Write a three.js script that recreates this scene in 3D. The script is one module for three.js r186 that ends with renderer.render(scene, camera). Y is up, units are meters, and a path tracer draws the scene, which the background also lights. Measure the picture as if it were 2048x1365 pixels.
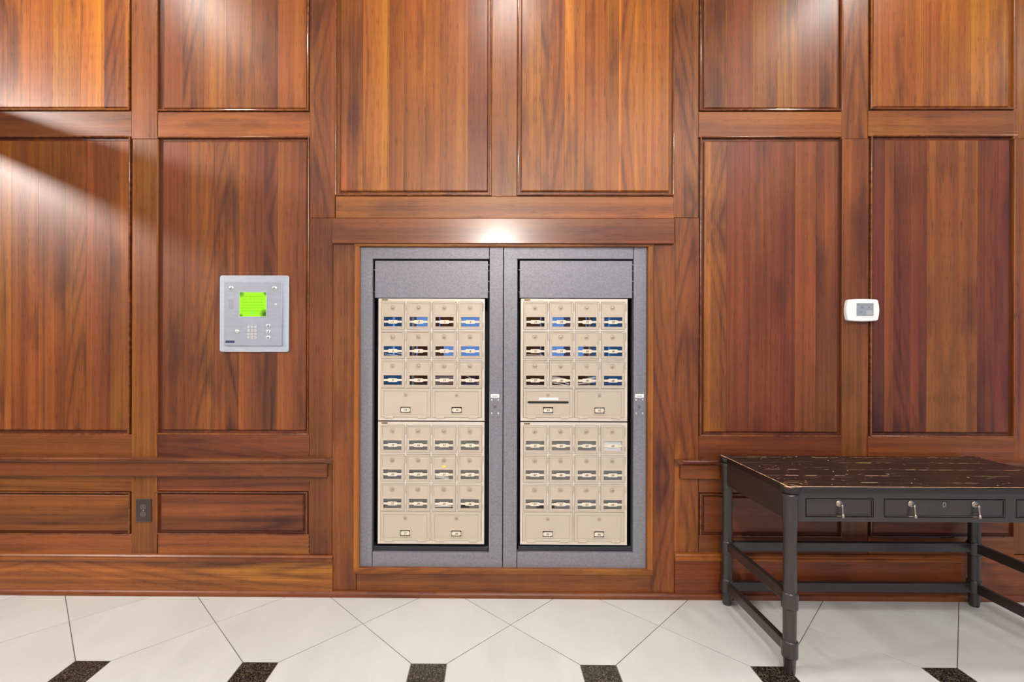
import * as THREE from 'three';
import { RectAreaLightUniformsLib } from 'three/addons/lights/RectAreaLightUniformsLib.js';
import { RoundedBoxGeometry } from 'three/addons/geometries/RoundedBoxGeometry.js';
import { mergeGeometries } from 'three/addons/utils/BufferGeometryUtils.js';

// ------------------------------------------------------------------ camera, sky, lights, exposure
const EYE = new THREE.Vector3(0, 1.35, 2.5207), FOCAL = 940;           // focal length in pixels of the 2048 x 1365 frame
const scene = new THREE.Scene();
const camera = new THREE.PerspectiveCamera(2 * Math.atan(682.5 / FOCAL) * 180 / Math.PI, 2048 / 1365, 0.05, 60);
camera.position.copy(EYE);
camera.rotation.set(0, 0.0073, 0.0031, 'YXZ');
camera.setViewOffset(2048, 1365, 1024 - 976.6, 682.5 - 695, 2048, 1365);
camera.updateMatrixWorld(true);
const renderer = new THREE.WebGLRenderer({ antialias: true });
renderer.shadowMap.enabled = true;
renderer.toneMapping = THREE.LinearToneMapping;
renderer.toneMappingExposure = 1.15;
RectAreaLightUniformsLib.init();

const SKY = [0.085, 0.25, 0.62], CEIL = 3.8;
scene.background = new THREE.Color().setRGB(...SKY);
// recessed downlights: [x, z, power factor]
const LAMPS = [];
for (const x of [-2.04, 0.11, 2.33, 4.5]) LAMPS.push([x, 0.72, 1.35]);
for (const x of [-1.7, -0.2, 1.3, 2.1, 2.9]) LAMPS.push([x, 3.0, x > 1 ? 2.5 : 0.6]);
const PENDANT = [0.10, 3.2, 4.9];
const LAMP_COLOR = [1.0, 0.955, 0.90], LAMP_SIZE = 0.17, LAMP_INTENSITY = 95;
for (const [x, z, p] of LAMPS) {
  const l = new THREE.RectAreaLight(new THREE.Color().setRGB(...LAMP_COLOR), LAMP_INTENSITY * p, LAMP_SIZE, LAMP_SIZE);
  l.position.set(x, CEIL - 0.02, z); l.rotation.x = -Math.PI / 2; l.name = 'downlight'; scene.add(l);
}
{ // glass globe hanging behind the camera
  const l = new THREE.PointLight(new THREE.Color().setRGB(1, 0.95, 0.88), 21, 0, 2);
  l.position.set(...PENDANT); l.castShadow = true; l.shadow.radius = 6; l.name = 'pendant'; scene.add(l);
}
// lamp in the vestibule beyond the doorway on the left: shines in past the transom bar
{
  const l = new THREE.SpotLight(new THREE.Color().setRGB(1, 0.95, 0.9), 24, 0, 0.8, 0.5, 2);
  l.position.set(-4.29, 3.13, 1.8); l.target.position.set(-2.2, 1.9, 0.0); l.castShadow = true; l.shadow.radius = 1.8; l.name = 'vestibule_lamp';
  scene.add(l, l.target);
}

// ------------------------------------------------------------------ helpers
let seed = 12345;
const rnd = () => { seed = (seed + 0x6d2b79f5) | 0; let t = Math.imul(seed ^ (seed >>> 15), 1 | seed); t = (t + Math.imul(t ^ (t >>> 7), 61 | t)) ^ t; return ((t ^ (t >>> 14)) >>> 0) / 4294967296; };
const rr = (a, b) => a + (b - a) * rnd();
const C = (r, g, b) => new THREE.Color().setRGB(r, g, b);
const used = new Map();
function numbered(n) { const k = used.get(n) || 0; used.set(n, k + 1); return k ? `${n}_${String(k).padStart(3, '0')}` : n; }
function add(name, geo, mat, parent = scene, pos) {
  const m = new THREE.Mesh(geo, mat); m.name = parent === scene ? numbered(name) : numbered(name); m.castShadow = m.receiveShadow = true;
  if (pos) m.position.set(...pos);
  parent.add(m); return m;
}
function group(name, parent = scene, pos) { const g = new THREE.Group(); g.name = numbered(name); if (pos) g.position.set(...pos); parent.add(g); return g; }
function tag(o, label, category, grp) { o.userData.label = label; o.userData.category = category; if (grp) o.userData.group = grp; return o; }
function structure(o) { o.userData.kind = 'structure'; return o; }
// a pixel of the photograph as a point on the plane z = depth
const ray = new THREE.Vector3();
function at(px, py, z = 0) {
  ray.set((px - 976.6) / FOCAL, -(py - 695) / FOCAL, -1).applyEuler(camera.rotation);
  const t = (z - EYE.z) / ray.z;
  return [EYE.x + ray.x * t, EYE.y + ray.y * t];
}
// a pixel rectangle as metres on the plane z: [x0, x1, y0, y1]
function rect(px0, px1, pyTop, pyBot, z = 0) {
  const ym = (pyTop + pyBot) / 2, xm = (px0 + px1) / 2;
  return [at(px0, ym, z)[0], at(px1, ym, z)[0], at(xm, pyBot, z)[1], at(xm, pyTop, z)[1]];
}
// board with mitred chamfers; front at z = 0, back at z = -d; chamfers [left, right, bottom, top] fall back by bz
function board(w, h, d, ch, bz, across = false) {
  const [l, r, b, t] = ch, x0 = -w / 2, x1 = w / 2, y0 = -h / 2, y1 = h / 2;
  const F = [[x0 + l, y0 + b, 0], [x1 - r, y0 + b, 0], [x1 - r, y1 - t, 0], [x0 + l, y1 - t, 0]];
  const M = [[x0, y0, -bz], [x1, y0, -bz], [x1, y1, -bz], [x0, y1, -bz]];
  const B = [[x0, y0, -d], [x1, y0, -d], [x1, y1, -d], [x0, y1, -d]];
  const P = [], N = [], U = [], ou = rr(0, 5), ov = rr(0, 9);
  const quad = (a, c, e, f) => {
    const u = new THREE.Vector3(c[0] - a[0], c[1] - a[1], c[2] - a[2]), v = new THREE.Vector3(f[0] - a[0], f[1] - a[1], f[2] - a[2]);
    let n = u.cross(v); if (n.lengthSq() < 1e-16) { n = new THREE.Vector3(e[0] - c[0], e[1] - c[1], e[2] - c[2]).cross(new THREE.Vector3(f[0] - c[0], f[1] - c[1], f[2] - c[2])); }
    if (n.lengthSq() < 1e-18) return; n.normalize();
    for (const p of [a, c, e, a, e, f]) {
      P.push(...p); N.push(n.x, n.y, n.z);
      const s = Math.abs(n.x) > 0.8 ? p[0] + p[2] : p[0], q = Math.abs(n.y) > 0.8 ? p[1] + p[2] : p[1];
      U.push(...(across ? [q + ou, s + ov] : [s + ou, q + ov]));
    }
  };
  quad(...F);
  for (let i = 0; i < 4; i++) { const j = (i + 1) % 4; quad(M[i], M[j], F[j], F[i]); quad(B[i], B[j], M[j], M[i]); }
  quad(B[1], B[0], B[3], B[2]);
  const g = new THREE.BufferGeometry();
  g.setAttribute('position', new THREE.Float32BufferAttribute(P, 3)); g.setAttribute('normal', new THREE.Float32BufferAttribute(N, 3)); g.setAttribute('uv', new THREE.Float32BufferAttribute(U, 2));
  return g;
}
const boxAt = (x0, x1, y0, y1, z0, z1) => new THREE.BoxGeometry(x1 - x0, y1 - y0, z1 - z0).translate((x0 + x1) / 2, (y0 + y1) / 2, (z0 + z1) / 2);
function rectShape(x0, x1, y0, y1, r = 0) {
  const s = new THREE.Shape();
  if (!r) { s.moveTo(x0, y0).lineTo(x1, y0).lineTo(x1, y1).lineTo(x0, y1).closePath(); return s; }
  s.moveTo(x0 + r, y0).lineTo(x1 - r, y0).absarc(x1 - r, y0 + r, r, -Math.PI / 2, 0).lineTo(x1, y1 - r).absarc(x1 - r, y1 - r, r, 0, Math.PI / 2)
    .lineTo(x0 + r, y1).absarc(x0 + r, y1 - r, r, Math.PI / 2, Math.PI).lineTo(x0, y0 + r).absarc(x0 + r, y0 + r, r, Math.PI, Math.PI * 1.5);
  return s;
}
const extrude = (s, depth, bevel = 0, seg = 1, cs = 8) => new THREE.ExtrudeGeometry(s, { depth: depth - 2 * bevel, bevelEnabled: bevel > 0, bevelThickness: bevel, bevelSize: bevel, bevelOffset: -bevel, bevelSegments: seg, curveSegments: cs }).translate(0, 0, bevel);
const merged = (list) => mergeGeometries(list.map((g) => { const n = g.index ? g.toNonIndexed() : g; for (const k of Object.keys(n.attributes)) if (!['position', 'normal', 'uv'].includes(k)) n.deleteAttribute(k); return n; }));
// a profile [[z, y], ...] (z outward) run along x
function moulding(prof, x0, x1) {
  const s = new THREE.Shape(); prof.forEach(([z, y], i) => (i ? s.lineTo(z, y) : s.moveTo(z, y)));
  const g = new THREE.ExtrudeGeometry(s, { depth: x1 - x0, bevelEnabled: false, curveSegments: 6 });
  g.applyMatrix4(new THREE.Matrix4().makeBasis(new THREE.Vector3(0, 0, 1), new THREE.Vector3(0, 1, 0), new THREE.Vector3(-1, 0, 0)));   // shape x -> z, y -> y, depth -> -x
  g.translate(x1, 0, 0);
  const p = g.attributes.position, uv = g.attributes.uv, o = rr(0, 9);
  for (let i = 0; i < p.count; i++) uv.setXY(i, p.getY(i) + p.getZ(i) + o, p.getX(i) + o);
  return g;
}

// ------------------------------------------------------------------ noise and textures
const LAT = new Float32Array(65536); for (let i = 0; i < 65536; i++) LAT[i] = rnd();
function vn(x, y) {
  const xi = Math.floor(x), yi = Math.floor(y), fx = x - xi, fy = y - yi, u = fx * fx * (3 - 2 * fx), v = fy * fy * (3 - 2 * fy);
  const a = (xi & 255), b = (xi + 1) & 255, c = (yi & 255) << 8, d = ((yi + 1) & 255) << 8;
  return (LAT[a | c] * (1 - u) + LAT[b | c] * u) * (1 - v) + (LAT[a | d] * (1 - u) + LAT[b | d] * u) * v;
}
const fbm = (x, y, o) => { let s = 0, a = 0.5; for (let i = 0; i < o; i++) { s += a * vn(x, y); x = x * 2.03 + 17.1; y = y * 2.03 + 5.7; a *= 0.5; } return s; };
const sstep = (a, b, x) => { const t = Math.min(1, Math.max(0, (x - a) / (b - a))); return t * t * (3 - 2 * t); };
function texture(w, h, f, srgb = true) {
  const d = new Uint8Array(w * h * 4), o = [0, 0, 0];
  for (let y = 0; y < h; y++) for (let x = 0; x < w; x++) { f(x / w, y / h, o); const i = (y * w + x) * 4; for (let c = 0; c < 3; c++) d[i + c] = Math.max(0, Math.min(255, o[c] * 255)); d[i + 3] = 255; }
  const t = new THREE.DataTexture(d, w, h); t.magFilter = t.minFilter = THREE.LinearFilter; t.wrapS = t.wrapT = THREE.MirroredRepeatWrapping;
  if (srgb) t.colorSpace = THREE.SRGBColorSpace; t.needsUpdate = true; return t;
}
// sheets of sawn mahogany: u across 0.9 m, v along 2.4 m
const SHEET_W = 0.9, SHEET_H = 2.4;
function woodSheet(k) {
  const sx = k * 37.3, sy = k * 11.9, rc = [0.35, 0.6, 0.2, 0.75][k];
  return texture(768, 1536, (a, b, o) => {
    const u = a * SHEET_W, v = b * SHEET_H;
    const warp = 0.020 * (fbm(u * 2.2 + sx, v * 0.75 + sy, 2) - 0.4) + 0.0035 * (vn(u * 11 + sx, v * 3.2) - 0.5);
    const x = u + warp;
    // nested arches of flat-sawn figure around a wandering heart
    const cu = SHEET_W * rc + 0.10 * Math.sin(v * 1.3 + k * 2), du = (x - cu), per = v + 0.22 * fbm(v * 0.7 + sx, 3.1, 2);
    const arch = Math.sqrt(du * du + 0.0006) * 150 + per * 13 + 2.2 * vn(u * 6 + sx, v * 1.4);
    const near = Math.exp(-du * du / 0.012), ring = Math.pow(0.5 + 0.5 * Math.sin(arch), 3) * near;
    const s1 = vn(x * 46 + sx, v * 0.42 + sy), s2 = vn(x * 118 + sx, v * 0.8 + sy), s3 = vn(x * 290 + sx, v * 2.0 + sy);
    const band = fbm(x * 13 + sx * 2, v * 0.33 + sy, 2) / 0.75;
    const blotch = fbm(x * 9 + sy, v * 2.3 + sx, 4) / 0.94;
    const cloud = fbm(u * 3.4 + sx, v * 2.0 - sy, 3) / 0.875;
    const pore = vn(x * 420 + sx, v * 17 + sy), pore2 = vn(x * 330 + sy, v * 34 + sx);
    let t = 0.66 + 0.24 * (band - 0.5) + 0.17 * (s1 - 0.5) + 0.13 * (s2 - 0.5) + 0.13 * (s3 - 0.5) + 0.34 * (cloud - 0.5);
    t -= 0.24 * ring;
    t -= 0.24 * sstep(0.54, 0.84, blotch);
    t -= 0.20 * sstep(0.70, 0.95, pore) + 0.10 * sstep(0.74, 0.95, pore2);
    t += 0.16 * sstep(0.72, 0.9, vn(x * 22 + 9 + sx, v * 0.5));
    t = Math.max(0.02, Math.min(1.1, t));
    const q = t;
    const h = fbm(x * 6 + sy + 3, v * 0.9 + sx, 3) / 0.875, gk = 0.90 + 0.20 * h;
    o[0] = 0.30 + 0.64 * q; o[1] = (0.19 + 0.73 * q) * gk; o[2] = (0.25 + 0.62 * q) * (1.08 - 0.16 * h);
  });
}
const SHEETS = [0, 1, 2, 3].map(woodSheet);
SHEETS.forEach((t) => { t.repeat.set(1 / SHEET_W, 1 / SHEET_H); });
const bumpTex = texture(512, 512, (a, b, o) => { const p = 0.6 * vn(a * 220, b * 14) + 0.4 * fbm(a * 40, b * 6, 3); o[0] = o[1] = o[2] = p; }, false);
bumpTex.repeat.set(1 / 0.4, 1 / 0.4);
const tints = {  // gold and amber also put lamp glow into the upper woodwork
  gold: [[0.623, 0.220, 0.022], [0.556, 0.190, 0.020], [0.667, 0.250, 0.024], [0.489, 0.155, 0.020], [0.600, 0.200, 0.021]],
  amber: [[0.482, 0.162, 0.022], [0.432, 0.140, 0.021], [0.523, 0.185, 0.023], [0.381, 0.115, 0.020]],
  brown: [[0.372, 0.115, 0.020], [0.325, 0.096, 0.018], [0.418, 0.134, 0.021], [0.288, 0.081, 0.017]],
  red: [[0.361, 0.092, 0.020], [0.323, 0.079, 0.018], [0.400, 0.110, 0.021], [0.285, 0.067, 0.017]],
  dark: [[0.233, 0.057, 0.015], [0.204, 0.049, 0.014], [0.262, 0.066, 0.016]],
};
const woodCache = new Map();
function wood(tone, pick) {
  const list = tints[tone], i = pick ?? Math.floor(rnd() * list.length), s = Math.floor(rnd() * 4), key = `${tone}${i}${s}`;
  if (!woodCache.has(key)) woodCache.set(key, new THREE.MeshPhysicalMaterial({ color: C(...list[i]), map: SHEETS[s], bumpMap: bumpTex, bumpScale: 0.00025, roughness: 0.42, specularIntensity: 0.55, clearcoat: 0.50, clearcoatRoughness: 0.36 }));
  return woodCache.get(key);
}
function polished(tone) {
  const m = wood(tone), key = 'p' + m.id;
  if (!woodCache.has(key)) { const c = m.clone(); c.roughness = 0.24; c.clearcoat = 0.9; c.clearcoatRoughness = 0.12; c.bumpMap = null; woodCache.set(key, c); }
  return woodCache.get(key);
}

// ------------------------------------------------------------------ the panelled wall
const ZU = -0.054;                                       // face of the mailbox units
const ZF = -0.03;                                        // face of stiles and rails; z = 0 is the front of the shoe moulding
const wall = structure(group('wall_back'));
function flat(name, px0, px1, pt, pb, z, d, mat, across, parent = wall, ch = 0.0025) {
  const [x0, x1, y0, y1] = rect(px0, px1, pt, pb, z);
  return add(name, board(x1 - x0, y1 - y0, d, [ch, ch, ch, ch], ch, across), mat, parent, [(x0 + x1) / 2, (y0 + y1) / 2, z]);
}
// raised panel glued up from boards: field in pixels, opening edge in pixels
function panel(fx0, fx1, fy0, fy1, ox0, ox1, oy0, oy1, tone, cuts, across = false, tones = null) {
  const g = group('wood_panel', wall), z = ZF - 0.003;
  const [X0, X1, Y0, Y1] = rect(fx0, fx1, fy0, fy1, z), [A0, A1, B0, B1] = rect(ox0, ox1, oy0, oy1, ZF - 0.016);
  // the sunk margin
  add('margin', board(A1 - A0 + 0.012, B1 - B0 + 0.012, 0.012, [0, 0, 0, 0], 0, across), wood(tone === 'gold' ? 'amber' : tone === 'amber' ? 'brown' : 'dark'), g, [(A0 + A1) / 2, (B0 + B1) / 2, ZF - 0.016]);
  const bev = 0.006, bz = 0.0065;
  if (across) {
    add('board', board(X1 - X0 + 2 * bev, Y1 - Y0 + 2 * bev, 0.015, [bev, bev, bev, bev], bz, true), wood(tone), g, [(X0 + X1) / 2, (Y0 + Y1) / 2, z]);
  } else {
    const f = [0, ...cuts, 1];
    for (let i = 0; i + 1 < f.length; i++) {
      const first = i === 0, last = i + 2 === f.length, a = X0 + (X1 - X0) * f[i] - (first ? bev : 0), b = X0 + (X1 - X0) * f[i + 1] + (last ? bev : 0), j = 0.0004;
      add('board', board(b - a, Y1 - Y0 + 2 * bev, 0.015, [first ? bev : j, last ? bev : j, bev, bev], bz, false), wood(tones ? tones[i] : tone), g, [(a + b) / 2, (Y0 + Y1) / 2, z - rr(0, 0.0003)]);
    }
  }
  // the bead that edges the opening
  const s = new THREE.Shape(), e = 0.0085; s.moveTo(A0 - 0.001, B0 - 0.001).lineTo(A1 + 0.001, B0 - 0.001).lineTo(A1 + 0.001, B1 + 0.001).lineTo(A0 - 0.001, B1 + 0.001).closePath();
  const h = new THREE.Path(); h.moveTo(A0 + e, B0 + e).lineTo(A1 - e, B0 + e).lineTo(A1 - e, B1 - e).lineTo(A0 + e, B1 - e).closePath(); s.holes.push(h);
  const bg = extrude(s, 0.018, 0.0042, 3);
  add('bead', bg, polished(tone === 'gold' ? 'amber' : 'brown'), g, [0, 0, ZF - 0.0175]);
}
const TOP = -209;                                        // the woodwork runs up to the ceiling, above the frame
// stiles (continuous uprights); most upper lengths tinted amber to carry lamp glow
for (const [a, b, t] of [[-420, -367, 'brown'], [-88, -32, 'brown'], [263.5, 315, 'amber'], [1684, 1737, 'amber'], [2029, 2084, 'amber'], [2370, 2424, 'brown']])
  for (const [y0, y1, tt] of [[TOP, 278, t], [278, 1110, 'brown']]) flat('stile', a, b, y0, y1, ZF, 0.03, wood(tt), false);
flat('stile', 620, 670.5, TOP, 436, ZF, 0.03, wood('amber'), false);
flat('stile', 617.5, 665.5, 436, 1110, ZF, 0.03, wood('brown', 0), false);
flat('stile', 1348, 1397.5, TOP, 436, ZF, 0.03, wood('amber'), false);
flat('stile', 1348.5, 1397.5, 436, 1112, ZF, 0.03, wood('brown', 2), false);
flat('stile', 984, 1034.5, TOP, 393, ZF, 0.03, wood('amber', 0), false);
// panel bays: [opening x0, x1, field x0, x1] and the offsets of their rails
const bays = [
  { o: [-366, -89], f: [-355, -100], dy: 0, low: 0 },
  { o: [-31, 263], f: [-24, 257], dy: 0, low: 0 },
  { o: [316, 619.5], f: [329, 612], dy: 1.5, low: 0 },
  { o: [1398, 1683.5], f: [1411, 1674], dy: 1, low: 4 },
  { o: [1737.5, 2028.5], f: [1748.5, 2017], dy: -1.5, low: 5 },
  { o: [2085, 2369], f: [2097, 2358], dy: -2, low: 5 },
];
const cutSets = [[0.16, 0.33, 0.5, 0.68, 0.84], [0.14, 0.3, 0.46, 0.66, 0.83], [0.13, 0.28, 0.44, 0.62, 0.8], [0.17, 0.36, 0.55, 0.7, 0.87], [0.19, 0.37, 0.49, 0.72, 0.86]];
bays.forEach(({ o, f, dy, low }, i) => {
  const edge = 222.5 + dy, mid = 273.5 + dy;
  panel(f[0], f[1], TOP + 30, edge - 9, o[0], o[1], TOP + 12, edge, i === 5 || i === 4 || i === 0 ? 'gold' : i === 1 ? 'gold' : 'amber', cutSets[i % 5]);  // golden tint of the upper boards partly stands in for lamp light
  flat('rail', o[0], o[1], TOP, TOP + 12, ZF, 0.03, wood('amber'), true);
  flat('rail', o[0] - 0.5, o[1] + 0.5, edge, mid, ZF, 0.03, wood(i < 2 ? 'brown' : 'amber'), true);
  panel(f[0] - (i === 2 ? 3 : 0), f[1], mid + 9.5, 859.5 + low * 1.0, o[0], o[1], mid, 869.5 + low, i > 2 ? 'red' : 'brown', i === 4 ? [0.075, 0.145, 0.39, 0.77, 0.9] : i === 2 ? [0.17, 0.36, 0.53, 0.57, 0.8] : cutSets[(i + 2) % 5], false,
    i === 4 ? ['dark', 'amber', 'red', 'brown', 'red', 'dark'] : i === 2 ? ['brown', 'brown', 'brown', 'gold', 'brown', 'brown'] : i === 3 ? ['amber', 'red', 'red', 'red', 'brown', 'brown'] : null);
  flat('rail', o[0] - 0.5, o[1] + 0.5, 869.5 + low, 918 + low * 2, ZF, 0.03, wood('brown'), true);
  flat('rail', o[0] - 0.5, o[1] + 0.5, 945 + low, 983 + low, ZF, 0.03, wood('brown'), true);
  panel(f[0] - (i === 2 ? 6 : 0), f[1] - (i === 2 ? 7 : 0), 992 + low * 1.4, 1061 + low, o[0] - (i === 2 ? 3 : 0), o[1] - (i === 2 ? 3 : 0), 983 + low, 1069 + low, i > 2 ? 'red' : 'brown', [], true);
  flat('rail', o[0] - 0.5, o[1] + 0.5, 1069 + low, 1112 + low, ZF, 0.03, wood('brown'), true);
});
// the bay over the mailboxes, its golden tint partly lamp glow
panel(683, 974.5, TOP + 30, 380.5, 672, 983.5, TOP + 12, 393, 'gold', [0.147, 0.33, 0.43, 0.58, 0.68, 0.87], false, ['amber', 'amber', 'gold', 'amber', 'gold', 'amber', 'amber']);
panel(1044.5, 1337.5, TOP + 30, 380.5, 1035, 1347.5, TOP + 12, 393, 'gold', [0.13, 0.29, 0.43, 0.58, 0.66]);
flat('rail', 671, 983, TOP, TOP + 12, ZF, 0.03, wood('amber'), true);
flat('rail', 1035, 1348, TOP, TOP + 12, ZF, 0.03, wood('amber'), true);
flat('rail', 671, 1348, 393, 437, ZF, 0.03, wood('amber', 0), true);
{ // proud header board whose face leans back
  const zf = -0.006, [x0, x1, y0, y1] = rect(664.5, 1349, 436.5, 487, zf);
  const lean = 0.004, prof = [[zf - lean, y1 - 0.002], [zf - lean - 0.002, y1], [ZF - 0.03, y1], [ZF - 0.03, y0], [zf - 0.002, y0], [zf, y0 + 0.002]];
  const gloss = wood('brown', 0).clone(); gloss.roughness = 0.3; gloss.clearcoat = 0.9; gloss.clearcoatRoughness = 0.2;
  add('header', moulding(prof.slice().reverse(), x0, x1), gloss, wall);
}
// casing around the mailbox opening
flat('casing', 665, 713, 485, 1187, ZF + 0.006, 0.036, wood('brown', 2), false);
flat('casing', 1301, 1349.5, 485, 1189, ZF + 0.006, 0.036, wood('brown', 0), false);
flat('casing', 713, 1301, 1146, 1187, ZF + 0.006, 0.036, wood('brown', 2), true);
// solid wall behind the woodwork, open where the mailboxes stand
{
  const [a, b, c, d] = rect(712, 1302, 486, 1147, -0.05), L = -3.5, R = 6.2, Z0 = -0.26, Z1 = ZF - 0.03;
  const uw = 213 * (EYE.z - ZU) / FOCAL, U0 = rect(757, 970.5, 597, 1089, ZU), U1 = rect(1041, 1255.2, 597, 1090, ZU), e = 0.0004;
  U0[0] = at(757.2, 597.5, ZU)[0]; U0[1] = U0[0] + uw; U1[0] = at(1041.5, 597.8, ZU)[0]; U1[1] = U1[0] + uw;
  const zb = Z0 + 0.02, lo = Math.min(U0[2], U1[2]) - e, hi = Math.max(U0[3], U1[3]) + e;
  const hole = [boxAt(a, U0[0] - e, c, d, Z0, zb), boxAt(U0[1] + e, U1[0] - e, c, d, Z0, zb), boxAt(U1[1] + e, b, c, d, Z0, zb), boxAt(U0[0] - e, U0[1] + e, c, lo, Z0, zb), boxAt(U0[0] - e, U0[1] + e, hi, d, Z0, zb), boxAt(U1[0] - e, U1[1] + e, c, lo, Z0, zb), boxAt(U1[0] - e, U1[1] + e, hi, d, Z0, zb)];
  add('wall_core', merged([boxAt(L, a, 0, CEIL, Z0, Z1), boxAt(b, R, 0, CEIL, Z0, Z1), boxAt(a, b, d, CEIL, Z0, Z1), boxAt(a, b, 0, c, Z0, Z1), ...hole]), new THREE.MeshStandardMaterial({ color: C(0.018, 0.016, 0.017), roughness: 0.7 }), wall);
}
// light wooden lip round the opening
{
  const z = ZF + 0.012, [x0, x1, y0, y1] = rect(707.5, 1307, 482.5, 1151, z), [i0, i1, j0, j1] = rect(718.5, 1296, 492.5, 1139.5, z);
  const t = structure(group('trim_1')), m = () => wood('gold', 2);
  const strip = (w, h, ang, x, y) => { const g = board(w, h, 0.09, [0.001, 0.001, 0.004, 0.002], 0.003, true); const o = add('lip', g, m(), t, [x, y, z]); o.rotation.z = ang; };
  strip(x1 - x0, y1 - j1, 0, (x0 + x1) / 2, (y1 + j1) / 2); strip(x1 - x0, j0 - y0, 0, (x0 + x1) / 2, (y0 + j0) / 2);
  strip(j1 - j0, i0 - x0, Math.PI / 2, (x0 + i0) / 2, (j0 + j1) / 2); strip(j1 - j0, x1 - i1, Math.PI / 2, (x1 + i1) / 2, (j0 + j1) / 2);
}
// chair rails, base caps, baseboards and shoe
function chairRail(n, px0, px1, top, endLeft, endRight) {
  const z = ZF + 0.028, [x0, x1, , y1] = rect(px0, px1, top, top + 12, z), y0 = rect(px0, px1, top, top + 37, ZF + 0.014)[2], t = structure(group(n));
  const h = rect(px0, px1, top, top + 11, z), b = h[3] - h[2];
  const prof = [[ZF, y1 - b], [ZF + 0.018, y1 - b], [ZF + 0.022, y1 - b * 0.8], [ZF + 0.034, y1 - b * 0.68], [ZF + 0.040, y1 - b * 0.45], [ZF + 0.038, y1 - b * 0.15], [ZF + 0.032, y1], [ZF, y1]];
  const a = x0, c = x1;
  const ng = moulding(prof, a, c), np = ng.attributes.position;
  for (let i = 0; i < np.count; i++) { const q = np.getZ(i) - ZF; if (endRight && np.getX(i) > c - 1e-4) np.setX(i, c - q); if (endLeft && np.getX(i) < a + 1e-4) np.setX(i, a + q); }
  ng.computeVertexNormals();
  add('nosing', ng, polished('amber'), t);
  const ins = 0.03;
  const w = (c - (endRight ? ins : 0)) - (a + (endLeft ? ins : 0));
  add('apron', board(w, y1 - b - y0, 0.022, [0.002, 0.002, 0.003, 0.0005], 0.002, true), wood('brown', 0), t, [(c - (endRight ? ins : 0) + a + (endLeft ? ins : 0)) / 2, (y1 - b + y0) / 2, ZF + 0.02]);
}
chairRail('trim_2', -420, 664, 915.5, false, true);
chairRail('trim_3', 1351.5, 2424, 924, true, false);
function base(n, px0, px1, capTop, capBot, bot) {
  const z = ZF + 0.016, b = structure(group(n)), [x0, x1, , y1] = rect(px0, px1, capTop, bot, z), yc = rect(px0, px1, capTop, capBot, z)[2], h = y1 - yc;
  add('base_cap', moulding([[ZF, yc], [ZF + 0.022, yc], [ZF + 0.026, yc + h * 0.2], [ZF + 0.026, yc + h * 0.4], [ZF + 0.019, yc + h * 0.5], [ZF + 0.02, yc + h * 0.75], [ZF + 0.014, y1 - 0.002], [ZF, y1]], x0, x1), wood('amber', 1), b);
  add('base_plank', board(x1 - x0, yc, 0.02, [0, 0, 0, 0.001], 0.001, true), wood(n === 'baseboard_left' ? 'amber' : 'red', n === 'baseboard_left' ? 2 : 0), b, [(x0 + x1) / 2, yc / 2, ZF + 0.016]);
}
base('baseboard_left', -420, 664.5, 1109, 1122, 1195);
base('baseboard_right', 1350, 2424, 1112, 1126, 1199);
{
  const b = structure(group('baseboard_shoe')), prof = [[ZF, 0]];
  for (let i = 0; i <= 8; i++) { const a = i / 8 * Math.PI / 2; prof.push([-0.018 + 0.018 * Math.cos(a), 0.007 + 0.022 * Math.sin(a)]); }
  prof.splice(1, 0, [0, 0]); prof.push([ZF, 0.029]);
  const [x0] = at(-420, 1190, 0), [x1] = at(2424, 1190, 0);
  add('shoe', moulding(prof, x0, x1), wood('amber', 3), b);
}

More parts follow.
